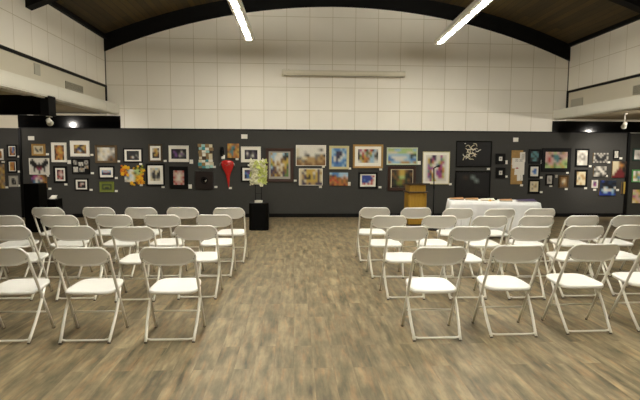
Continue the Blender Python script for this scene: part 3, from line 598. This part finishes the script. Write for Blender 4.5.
def shadow_box(a):
    t, w, h = base(a[0], a[1], a[2], a[3], 'picture'); dep = a[10]
    MB().box(-w/2, -dep, 0, w/2, 0, h).build('panel', M['black_brown'], t, bevel=.006)
    pts = [(math.cos(k*math.pi/12)*.075, -dep - .012, h*.49 + math.sin(k*math.pi/12)*.08) for k in range(24)]
    MB().tube(pts, .018, 8, closed=True).build('ring', M['black'], t, smooth=True)
    MB().tube([(-.0, -dep - .006, h*.49), (.0, -dep - .03, h*.49)], [.05, .02], 16).build('glass_disc', M['gloss'], t, smooth=True)
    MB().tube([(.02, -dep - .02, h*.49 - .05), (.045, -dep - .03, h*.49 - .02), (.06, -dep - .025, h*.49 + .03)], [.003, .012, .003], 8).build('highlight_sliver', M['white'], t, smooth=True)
def wall_mask(a):
    t, w, h = base(a[0], a[1], a[2], a[3], 'wall ornament')
    poly = [(-.2, 0), (.3, .05), (.5, .45), (.42, .9), (.1, 1), (-.35, .9), (-.5, .55), (-.42, .2)]
    mb = MB(); vs = [(x*w, -.001, z*h) for x, z in poly] + [(x*w*.6, -.05, (z-.5)*h*.7 + h/2) for x, z in poly]
    n = len(poly); mb.add(vs, [tuple(range(n, 2*n)), tuple(range(n-1, -1, -1))] + [(i, (i+1) % n, n + (i+1) % n, n + i) for i in range(n)])
    mb.build('mask_face', M['black'], t, bevel=.004)
    MB().tube([(w*.1, -.05, h*.35), (w*.16, -.075, h*.5), (w*.1, -.05, h*.7)], [.006, .014, .005], 8).build('nose', M['black'], t, smooth=True)
def red_sculpture(a):
    t, w, h = base(a[0], a[1], a[2], a[3], 'wall sculpture'); 
    prof = [(0, .006), (.06, .014), (.15, .024), (.28, .033), (.4, .044), (.5, .062), (.6, .10), (.72, .15), (.86, .178), (.93, .165), (.975, .125), (1, .05)]
    mb = MB(); n = 24; rows = []
    for (zz, rr) in prof:
        sway = .035*(1 - zz)
        rows.append([(sway - .02 + rr*math.cos(2*math.pi*j/n)*(1 + .05*math.sin(7*zz + j)), -.055 - rr*.33*math.sin(2*math.pi*j/n)*(1 if math.sin(2*math.pi*j/n) > 0 else .55), zz*h) for j in range(n)])
    for i in range(len(rows) - 1):
        mb.add(rows[i] + rows[i+1], [(j, (j+1) % n, n + (j+1) % n, n + j) for j in range(n)])
    mb.add(rows[0], [tuple(range(n-1, -1, -1))]); mb.add(rows[-1], [tuple(range(n))])
    o = mb.build('body', M['red'], t, smooth=True)
    bm = bmesh.new(); bm.from_mesh(o.data); bmesh.ops.remove_doubles(bm, verts=bm.verts, dist=.0001); bmesh.ops.recalc_face_normals(bm, faces=bm.faces); bm.to_mesh(o.data); bm.free()
    sd = o.modifiers.new('sub', 'SUBSURF'); sd.levels = 1; sd.render_levels = 1
    for s in (-1, 1):
        MB().tube([(-.02 + s*.13, -.06, h*.93), (-.02 + s*.185, -.07, h*.87), (-.02 + s*.2, -.065, h*.78)], [.006, .012, .003], 8).build('side_ridge', M['grey'], t, smooth=True)
    MB().tube([(-.09, -.12, h*.86), (-.02, -.135, h*.8), (.05, -.12, h*.86)], [.004, .012, .004], 8).build('brow_ridge', M['dred'], t, smooth=True)
    MB().tube([(0, -.05, h*.5), (0, -.002, h*.5)], .01, 8).build('hanger', M['steel'], t)
def photo_collage(a):
    t, w, h = base(a[0], a[1], a[2], a[3], 'picture'); dep = .035
    mb = MB(); ring(mb, w, h, a[4] + .015, dep, 0, h/2); mb.build('frame', M['black'], t)
    MB().box(-w/2 + .02, -.015, .02, w/2 - .02, -.001, h - .02).build('backing_board', M['black'], t)
    S = [(-.32, .76, .26, .3, 'gGgK GgGg KgGg'), (.01, .66, .26, .24, 'wGwG Gwgw'), (.31, .76, .24, .28, 'gGg GKG gGg'), (-.29, .3, .26, .34, 'wGw GwG GwG'),
         (.05, .27, .3, .26, 'GtG gGg'), (.32, .46, .24, .2, 'gtG Ggt'), (-.0, .44, .2, .14, 'kgk')]
    for (cx, cz, sx, sz, g) in S: pigment_mesh('photograph', g, sx*w, sz*h, -.019, cx*w, cz*h, t)
def paper_collage(a):
    t, w, h = base(a[0], a[1], a[2], a[3], 'collage')
    MB().box(-w*.5, -.02, 0, w*.36, 0, h*.98).build('backing_board', M['cardboard'], t)
    S = [(.02, .61, .92, .3, .0), (.32, .78, .4, .3, .03), (.12, .42, .74, .3, -.02), (.17, .2, .44, .2, .03), (.28, .6, .4, .2, -.04), (-.34, .66, .26, .2, -.06)]
    for k, (cx, cz, sx, sz, an) in enumerate(S):
        q = [(-.5, -.5), (.5, -.46), (.48, .5), (-.47, .47)]
        y = -.022 - k*.002
        ca, sa = math.cos(an), math.sin(an); P = [(cx*w + (x*sx*w)*ca - (z*sz*h)*sa, cz*h + (x*sx*w)*sa + (z*sz*h)*ca) for x, z in q]
        MB().prism_y(P, y, y + .0015).build('paper_sheet', M['paper'], t)
    for s in (-1, 1):
        ex = -.12*w if s < 0 else .2*w
        MB().tube([(ex - .045, -.036, h*.66), (ex - .015, -.036, h*.675), (ex + .02, -.036, h*.672), (ex + .045, -.036, h*.655)], [.003, .007, .006, .002], 6).build('eye_drawing', M['ink'], t, smooth=True)
        MB().tube([(ex - .05, -.036, h*.70), (ex, -.036, h*.715), (ex + .05, -.036, h*.70)], [.002, .005, .002], 6).build('brow_drawing', M['ink'], t, smooth=True)
    MB().tube([(-.08*w - .045, -.036, h*.462), (-.08*w, -.038, h*.47), (-.08*w + .05, -.036, h*.466)], [.004, .02, .004], 8).build('lips_drawing', M['lips'], t, smooth=True)
    for k in range(4): MB().tube([(.26*w + .02*k, -.036, h*.72), (.25*w + .022*k, -.036, h*.8), (.28*w + .02*k, -.036, h*.88)], .003, 6).build('ink_stroke', M['ink'], t)
    MB().tube([(.2*w, -.036, h*.26), (.26*w, -.036, h*.16), (.2*w, -.036, h*.12)], .0025, 6).build('ink_stroke', M['ink'], t)
def wall_hanging(a):
    t, w, h = base(a[0], a[1], a[2], a[3], 'wall hanging'); pigment_mesh('woven_panel', a[8], w, h, -.02, 0, h/2, t, thick=.018, side=M['tan'])
    MB().tube([(-w/2, -.012, h), (w/2, -.012, h)], .01, 8).build('hanging_bar', M['dbrown'], t)
M['black_brown'] = mat('black_brown_lacquer', '#1d1310', .35, var=.3, scale=10)
def short(l):
    for p in ('unframed ', 'irregular ', 'ornate '): l = l.replace(p, '')
    return l
FN = dict(framed_picture=framed, painting=painting, flower_collage=flower_collage, patchwork_panel=patchwork, shadow_box=shadow_box, wall_mask=wall_mask,
          wall_sculpture=red_sculpture, photo_collage=photo_collage, paper_collage=paper_collage, wall_hanging=wall_hanging)
scribble_host = None
for a in ARTS:
    o = FN[a[0]](a)
    if 'scribble of white lines' in a[1]: scribble_host = (o, a[3][2]-a[3][0], a[3][3]-a[3][1])
    if a[9]:
        u, z, cw, ch = a[9]; loc, an = place(a[2], u, z)
        words = short(a[1]).replace(',', '').split()
        lb = 'small white caption card for the ' + ' '.join(words[:10])
        while lb.split()[-1] in ('of', 'a', 'the', 'with', 'and', 'in', 'on', 'at', 'its', 'behind', 'above', 'below', 'under', 'between', 'wide', 'two', 'dark', 'just', 'black', 'right', 'left'): lb = ' '.join(lb.split()[:-1])
        c = MB().box(-cw/2, -.006, -ch/2, cw/2, 0, ch/2).build('caption_card', M['card']); c.location = loc; c.rotation_euler = (0, 0, an)
        tag(c, lb, 'caption card', 'caption cards on the display wall')
# white scribble of looping strokes on the large black picture
o, w, h = scribble_host; rs = random.Random(11)
for k in range(22):
    cx, cz = rs.uniform(-.25, .12)*w, rs.uniform(.32, .86)*h; ph = rs.uniform(0, 6); pts = []
    for j in range(7):
        ph += rs.uniform(-.9, .9); cx += .032*math.cos(ph); cz += .032*math.sin(ph)
        pts.append((min(max(cx, -.3*w), .2*w), -.024, min(max(cz, .22*h), .9*h)))
    MB().tube(pts, [.004, .010, .012, .010, .011, .009, .003], 6).build('white_stroke', M['cream'] if k % 3 else M['white'], o, smooth=True)
for (u0, z0, u1, z1, lb) in ((-6.887, 2.02, -6.731, 2.124, 'blank white notice card high on the wall above the gold framed squiggles'), (-1.396, 2.098, -1.234, 2.212, 'blank white notice card high on the wall above the flower sculpture'),
                             (5.978, 2.067, 6.121, 2.18, 'blank white notice card high on the wall above the paper collage')):
    tag(MB().box(u0, DW - .006, z0, u1, DW - .001, z1).build('notice_card', M['card']), lb, 'notice card', 'notice cards above the pictures')
tag(MB().box(7.21, DW - .006, 1.09, 7.27, DW - .001, 1.17).build('caption_card', M['vent']), 'tiny grey caption card left of the small sepia portrait', 'caption card', 'caption cards on the display wall')

# ------------------------------------------------------------------ pedestals, sculpture, lectern, microphone
tag(MB().box(-5.68, 10.62, 0, -5.37, 10.97, 1.03).build('pedestal', M['pedestal'], bevel=.006), 'tall black box pedestal standing against the left display wall', 'pedestal')
tag(MB().box(-5.75, 11.42, 0, -5.41, 11.75, .635).build('pedestal', M['pedestal'], bevel=.006), 'low black box pedestal behind the tall one, with a white leaflet on top', 'pedestal')
mb = MB(); mb.add([(-.08, -.05, 0), (.06, -.05, 0), (.09, .03, .08), (-.04, .03, .08), (-.08, -.047, 0), (.06, -.047, 0), (.09, .033, .08), (-.04, .033, .08)], [(0,1,2,3), (7,6,5,4), (0,4,5,1), (1,5,6,2), (2,6,7,3), (3,7,4,0)])
mb.box(-.05, .02, 0, .07, .034, .05)
tag(mb.build('leaflet', M['card'], loc=(-5.53, 11.56, .636)), 'white leaflet propped on the low black pedestal', 'leaflet')

def chamfer(x0, y0, x1, y1, c): return [(x0+c, y0), (x1-c, y0), (x1, y0+c), (x1, y1-c), (x1-c, y1), (x0+c, y1), (x0, y1-c), (x0, y0+c)]
tag(MB().prism(chamfer(-.99, 10.78, -.565, 11.2, .06), 0, .603).build('pedestal', M['pedestal'], bevel=.004), 'black chamfered pedestal carrying the green and white flower sculpture', 'pedestal')
t = empty('flower_sculpture', (-.79, 11.0, .604)); tag(t, 'green and white crumpled flower sculpture on two thin black rods', 'sculpture')
MB().prism(chamfer(-.085, -.07, .085, .07, .02), 0, .05).build('base', M['white'], t)
for x in (-.067, .067): MB().tube([(x, 0, .04), (x, 0, .45)], .009, 8).build('rod', M['black'], t)
MB().tube([(-.067, 0, .2), (.067, 0, .2)], .006, 8).build('crossbar', M['black'], t)
rb = random.Random(3)
mb = MB()                                   # crumpled core: a displaced drum
n, rows = 28, 16; vs = []
for i in range(rows + 1):
    z = i/rows
    for j in range(n):
        an = 2*math.pi*j/n; rr = .155*(1 if 0 < i < rows else .75)
        p = Vector((rr*math.cos(an), rr*math.sin(an), .41 + .52*z)); q = noise.noise(p*14)*.035
        vs.append((p.x + q*math.cos(an), p.y + q*math.sin(an), p.z))
mb.add(vs, [(i*n + j, i*n + (j+1) % n, (i+1)*n + (j+1) % n, (i+1)*n + j) for i in range(rows) for j in range(n)] + [tuple(range(n-1, -1, -1)), tuple(range(rows*n, rows*n + n))])
mb.build('core', M['fluff_white'], t, smooth=False)
for k in range(90):                         # ruffled petals
    an = rb.uniform(0, 6.283); z = rb.uniform(.41, .95); r0 = .165
    c = Vector((r0*math.cos(an), r0*math.sin(an), z)); nrm = Vector((math.cos(an), math.sin(an), rb.uniform(-.5, .5))).normalized()
    tx = nrm.cross(Vector((0, 0, 1))).normalized(); ty = nrm.cross(tx); s = rb.uniform(.035, .06); mb = MB(); vs = [tuple(c + nrm*.012)]
    m_ = 9
    for j in range(m_):
        b = 6.283*j/m_; q = s*rb.uniform(.75, 1.1); vs.append(tuple(c + tx*q*math.cos(b) + ty*q*math.sin(b) + nrm*(.02 + .018*((j % 2)*2 - 1))))
    vs.append(tuple(c - nrm*.01))
    mb.add(vs, [(0, 1+j, 1+(j+1) % m_) for j in range(m_)] + [(m_+1, 1+(j+1) % m_, 1+j) for j in range(m_)])
    green = (c.x > -.06 and rb.random() < .8) or (rb.random() < .15)
    mb.build('petal', M['fluff_green'] if green else M['fluff_white'], t)

t = empty('lectern', (2.885, 11.3, 0)); tag(t, 'golden oak lectern with dark top edge in front of the display wall', 'lectern')
MB().box(-.17, .06, .0, .17, .4, .06).build('plinth', M['oak_dark'], t, bevel=.004)
MB().box(-.17, .02, .06, .17, .42, .8).build('body', M['oak'], t, bevel=.006)
MB().box(-.215, -.0, .06, -.165, .44, .8).build('side_panel', M['oak'], t, bevel=.006); MB().box(.165, 0, .06, .215, .44, .8).build('side_panel', M['oak'], t, bevel=.006)
MB().box(-.245, -.03, .805, .255, .46, .83).build('shelf', M['oak_dark'], t, bevel=.004)
MB().box(-.195, .02, .83, .195, .44, .985).build('upper_box', M['oak'], t, bevel=.006)
mb = MB(); mb.add([(-.25, -.04, 1.0), (.275, -.04, 1.0), (.275, .48, .985), (-.25, .48, .985), (-.25, -.04, 1.03), (.275, -.04, 1.03), (.275, .48, 1.005), (-.25, .48, 1.005)], [(0,3,2,1),(4,5,6,7),(0,1,5,4),(1,2,6,5),(2,3,7,6),(3,0,4,7)])
mb.build('reading_top', M['oak_dark'], t, bevel=.004)
t = empty('microphone_stand', (3.13, 10.83, 0)); tag(t, 'thin black microphone stand beside the oak lectern', 'microphone stand')
MB().tube([(0, 0, 0), (0, 0, .02), (0, 0, .03)], [.13, .13, .05], 28).build('base', M['black'], t)
MB().tube([(0, 0, .02), (0, 0, .95)], .017, 10).build('pole', M['black'], t, smooth=True)
MB().tube([(0, 0, .93), (0, 0, 1.0)], .02, 12).build('clutch', M['black'], t)
MB().tube([(0, 0, .98), (-.01, 0, 1.3), (-.015, -.01, 1.39), (.02, -.05, 1.42)], .014, 8).build('upper_pole', M['black'], t, smooth=True)
MB().tube([(.02, -.05, 1.42), (.05, -.09, 1.435), (.075, -.12, 1.44)], [.013, .015, .022], 12).build('microphone', M['black'], t, smooth=True)

# ------------------------------------------------------------------ table, cloth and booklets
TA = R(-13.2); TC = (4.07, 9.875)
def tp(x, y, z): return (TC[0] + x*math.cos(TA) - y*math.sin(TA), TC[1] + x*math.sin(TA) + y*math.cos(TA), z)
t = empty('folding_table', (TC[0], TC[1], 0), TA); tag(t, 'long folding table under the white cloth', 'table')
MB().box(-.84, -.34, .70, .84, .34, .74).build('table_top', M['plate'], t, bevel=.005)
for sx in (-1, 1):
    for sy in (-1, 1): MB().tube([(sx*.72, sy*.28, 0), (sx*.72, sy*.28, .7)], .014, 10).build('leg', M['black'], t)
    MB().tube([(sx*.72, -.28, .25), (sx*.72, .28, .25)], .01, 8).build('brace', M['black'], t)
mb = MB(); W, Hh = .855, .355; per = []
def edge(k, n, a, b): return [(a[0] + (b[0]-a[0])*i/n, a[1] + (b[1]-a[1])*i/n) for i in range(n)]
loop = edge(0, 60, (-W, -Hh), (W, -Hh)) + edge(1, 24, (W, -Hh), (W, Hh)) + edge(2, 60, (W, Hh), (-W, Hh)) + edge(3, 24, (-W, Hh), (-W, -Hh))
nL = len(loop); vs = []; levels = 9
for k in range(levels):
    q = k/(levels - 1); z = .748 - (.748 - .15)*q
    for i, (x, y) in enumerate(loop):
        d = Vector((x/W, y/Hh)); ex = Vector((0, 0))
        if abs(abs(x) - W) < 1e-6: ex.x = math.copysign(1, x)
        if abs(abs(y) - Hh) < 1e-6: ex.y = math.copysign(1, y)
        if ex.length: ex.normalize()
        corner = max(0, 1 - min((W-abs(x)) if abs(abs(y)-Hh) < 1e-6 else (Hh-abs(y)), .25)/.25)
        wv = (.014*math.sin(i*.55) + .010*math.sin(i*1.27 + 1))*q + .10*q*corner**2 + .02*q + (.004 if k else 0)
        z2 = z - .03*corner*q*q
        vs.append((x + ex.x*wv, y + ex.y*wv, z2))
mb.add(vs, [(k*nL + i, k*nL + (i+1) % nL, (k+1)*nL + (i+1) % nL, (k+1)*nL + i) for k in range(levels-1) for i in range(nL)] + [tuple(range(nL))])
cl = mb.build('tablecloth', M['cloth'], smooth=False); cl.location = (TC[0], TC[1], 0); cl.rotation_euler = (0, 0, TA)
for p in cl.data.polygons: p.use_smooth = len(p.vertices) == 4
so = cl.modifiers.new('thick', 'SOLIDIFY'); so.thickness = .003; so.offset = 1
tag(cl, 'white cloth hanging over the long table at the right', 'tablecloth')
def booklet(x, y, rz, cols, label, size=(.2, .14)):
    z = .7525; t = empty('booklet', tp(x, y, z), TA + rz); tag(t, label, 'booklet', 'booklets along the white table')
    sx, sy = size
    MB().box(-sx/2, -sy/2, 0, sx/2, sy/2, .006).build('back_cover', M[cols[0]], t)
    MB().box(-sx/2 + .005, -sy/2 + .004, .006, sx/2 - .004, sy/2 - .004, .018).build('pages', M['paper'], t)
    mb = MB(); mb.add([(-sx/2, -sy/2, .018), (sx/2, -sy/2, .018), (sx/2, sy/2, .045), (-sx/2, sy/2, .03), (-sx/2, -sy/2, .021), (sx/2, -sy/2, .021), (sx/2, sy/2, .048), (-sx/2, sy/2, .033)], [(0,3,2,1),(4,5,6,7),(0,1,5,4),(1,2,6,5),(2,3,7,6),(3,0,4,7)])
    mb.build('front_cover', M[cols[1]], t)
booklet(-.70, .0, .1, ('purple', 'orange'), 'purple and orange booklet at the left end of the white table', (.28, .16))
booklet(-.40, .0, -.1, ('dbrown', 'orange'), 'brown and orange booklet, second from the left on the white table', (.26, .15))
booklet(-.09, -.05, .05, ('orange', 'paper'), 'orange and white booklet with a yellow rosette on the white table', (.26, .15))
booklet(.25, -.12, -.08, ('dbrown', 'orange'), 'brown and orange booklet right of the small black box on the table', (.24, .15))
booklet(.64, -.12, .06, ('purple', 'purple'), 'wide purple booklet at the right end of the white table', (.36, .18))
tag(MB().box(-.05, -.03, 0, .05, .03, .04).build('small_box', M['black'], loc=tp(.07, .12, .7525), bevel=.004), 'small black box lying at the middle of the white table', 'box')
t = empty('rosette', tp(-.07, -.22, .7525), TA); tag(t, 'yellow rosette at the front edge of the white table', 'rosette')
mb = MB(); vs = [(0, 0, .03)] + [((.05 if j % 2 else .035)*math.cos(j*math.pi/8), (.05 if j % 2 else .035)*math.sin(j*math.pi/8), .012) for j in range(16)] + [(0, 0, 0)]
mb.add(vs, [(0, 1+j, 1+(j+1) % 16) for j in range(16)] + [(17, 1+(j+1) % 16, 1+j) for j in range(16)]); mb.build('petals', M['yellow'], t)
MB().tube([(0, 0, .02), (0, 0, .036)], [.014, .01], 12).build('button', M['dorange'], t)

# ------------------------------------------------------------------ folding chairs
def make_chair():
    t = empty('folding_chair', (0, 0, 0))
    fy = lambda z: .41 - .52*z                           # the long frame leans back from the front feet to the top
    fx = lambda z: .228 - .004*min(z/.74, 1)
    for s in (-1, 1):
        pts = [(s*fx(z), fy(z), z) for z in (.012, .2, .4, .6, .72, .76)]
        lg = MB().tube(pts, .0128, 10).build('front_leg', M['chair_metal'], t, smooth=True)
        MB().tube([(s*.228, .411, 0), (s*.228, .402, .02)], .0135, 10).build('rubber_foot', M['rubber'], lg)
        pts = [(s*.206, 0, .012), (s*.209, .035, .06), (s*.217, .10, .15), (s*.222, .17, .25), (s*.221, .225, .33), (s*.214, .27, .385), (s*.205, .31, .415)]
        lg = MB().tube(pts, .0128, 10).build('rear_leg', M['chair_metal'], t, smooth=True)
        MB().tube([(s*.206, -.002, 0), (s*.2065, .010, .022)], .0135, 10).build('rubber_foot', M['rubber'], lg)
        MB().tube([(s*.232, fy(.345), .345), (s*.212, fy(.345), .345)], .013, 10).build('pivot', M['chair_metal'], t)
    z = .19; MB().tube([(-fx(z), fy(z), z), (fx(z), fy(z), z)], .008, 8).build('front_stretcher', M['chair_metal'], t, smooth=True)
    pts = [(-.208, .03, .05), (-.195, .018, .033), (-.16, .014, .028), (.16, .014, .028), (.195, .018, .033), (.208, .03, .05)]
    MB().tube(pts, .0085, 8).build('rear_stretcher', M['chair_metal'], t, smooth=True)
    MB().tube([(-.21, .30, .41), (.21, .30, .41)], .009, 8).build('seat_bar', M['chair_metal'], t, smooth=True)
    # seat: rounded, slightly dished shell with a rolled lip
    def outline(n=56):
        P = []
        for i in range(n):
            a = 2*math.pi*i/n; c, s_ = math.cos(a), math.sin(a); e = .42
            x = math.copysign(abs(c)**e, c); y = math.copysign(abs(s_)**e, s_)
            wd = .218 - .022*(y + 1)/2 + .004*(1 - y*y)
            P.append((x*wd, .295 + y*.205))
        return P
    O = outline(); n = len(O); zt = lambda y: .435 + .02*(y - .09)/.41
    mb = MB(); vs = []; rings = [(1.0, -.028), (1.012, -.014), (1.0, -.002), (.965, .002), (.85, -.002), (.5, -.008), (.12, -.010)]
    for (k, dz) in rings: vs += [(x*k, .295 + (y-.295)*k, zt(.295 + (y-.295)*k) + dz) for x, y in O]
    fs = [(r_*n + i, r_*n + (i+1) % n, (r_+1)*n + (i+1) % n, (r_+1)*n + i) for r_ in range(len(rings)-1) for i in range(n)]
    fs.append(tuple(range((len(rings)-1)*n, len(rings)*n))); fs.append(tuple(range(n-1, -1, -1)))
    mb.add(vs, fs); mb.build('seat', M['chair_plastic'], t, smooth=True)
    # backrest: curved rounded panel, hollow towards the sitter, set between the frame tubes
    NX = 28; zc = .772
    def halfh(u, up):                                    # u in -1..1
        a = abs(u)
        if up: return .079*(1 - max(0, (a - .68)/.32)**2.3*.86)
        return .070*(1 - max(0, (a - .55)/.45)**1.6*.62) + .012*(1 - u*u)
    prof = [1, .93, .8, .3, -.3, -.8, -.93, -1]
    def sheet(off, edge):
        g = []
        for i in range(NX + 1):
            u = -1 + 2*i/NX; col = []
            for q in prof:
                hh = halfh(u, q > 0) - edge; zz = zc + q*hh - (.02*0)
                bow = -.034*(1 - u*u); y = fy(zz) + bow + off
                col.append((u*(.230 - edge), y, zz))
            g.append(col)
        return g
    A_ = sheet(-.010, .006); B_ = sheet(.010, .006); Cc = sheet(0, 0)
    mb = MB(); m_ = len(prof)
    def idx(k, i, j): return k*(NX+1)*m_ + i*m_ + j
    vs = [v for g in (A_, B_, Cc) for col in g for v in col]; fs = []
    for i in range(NX):
        for j in range(m_ - 1):
            fs.append((idx(0,i,j), idx(0,i+1,j), idx(0,i+1,j+1), idx(0,i,j+1))); fs.append((idx(1,i,j), idx(1,i,j+1), idx(1,i+1,j+1), idx(1,i+1,j)))
        for j in (0, m_-1):
            fs.append((idx(0,i,j), idx(0,i+1,j), idx(2,i+1,j), idx(2,i,j))); fs.append((idx(1,i,j), idx(1,i+1,j), idx(2,i+1,j), idx(2,i,j)))
    for i in (0, NX):
        for j in range(m_-1):
            fs.append((idx(0,i,j), idx(0,i,j+1), idx(2,i,j+1), idx(2,i,j))); fs.append((idx(1,i,j), idx(1,i,j+1), idx(2,i,j+1), idx(2,i,j)))
    mb.add(vs, fs); mb.build('backrest', M['chair_plastic'], t, smooth=True)
    # rounded rim running round the shell
    rim = [Cc[i][0] for i in range(NX+1)] + [Cc[NX][j] for j in range(1, m_)] + [Cc[i][m_-1] for i in range(NX-1, -1, -1)] + [Cc[0][j] for j in range(m_-2, 0, -1)]
    MB().tube([(x, y - .004, z) for x, y, z in rim], .0105, 8, closed=True).build('backrest_rim', M['chair_plastic'], t, smooth=True)
    for s in (-1, 1):
        for z in (.71, .745): MB().tube([(s*.217, fy(z) - .016, z), (s*.217, fy(z) - .024, z)], .005, 8).build('rivet', M['steel'], t)
    return t
chair = make_chair(); TREE = tree_of(chair)
ROWS = [
 ('nearest row', 'left', [(-1.08, 4.215, 0), (-1.805, 4.22, 0), (-2.49, 4.235, 0)]),
 ('second row', 'left', [(-1.10, 5.53, 0), (-1.77, 5.45, 0), (-2.44, 5.52, 0), (-3.14, 5.54, 0)]),
 ('third row', 'left', [(-1.06, 6.55, 0), (-1.74, 6.55, 0), (-2.37, 6.56, 0), (-3.05, 6.52, 0), (-3.72, 6.48, 0)]),
 ('farthest row', 'left', [(-.98, 7.44, 0), (-1.68, 7.48, 0), (-2.3, 7.48, 0), (-2.93, 7.5, 0), (-3.66, 7.48, 0)]),
 ('nearest row', 'right', [(1.27, 4.165, 0), (1.99, 4.225, 0), (2.73, 4.28, .0), (3.44, 4.32, .0)]),
 ('second row', 'right', [(1.28, 5.43, 0), (1.99, 5.40, 0), (2.67, 5.38, 0), (3.33, 5.43, 0), (3.98, 5.49, 0)]),
 ('third row', 'right', [(1.26, 6.42, 0), (1.94, 6.41, 0), (2.62, 6.38, 0), (3.25, 6.38, 0), (3.89, 6.4, 0), (4.55, 6.42, 0)]),
 ('farthest row', 'right', [(1.24, 7.46, 0), (1.88, 7.44, 0), (2.5, 7.33, 0), (3.14, 7.29, 0), (3.78, 7.32, 0)]),
]
ORD = ['first', 'second', 'third', 'fourth', 'fifth', 'sixth']
first = True; rj = random.Random(5)
for rn, side, L_ in ROWS:
    for i, (x, y, a) in enumerate(L_):
        c = chair if first else copy_tree(chair, TREE); first = False
        c.location = (x, y, 0); c.rotation_euler = (0, 0, R(a + rj.uniform(-.8, .8)))
        tag(c, 'white folding chair, %s from the centre aisle, %s block, %s' % (ORD[i], side, rn), 'chair', 'white folding chairs %s of the aisle' % side)
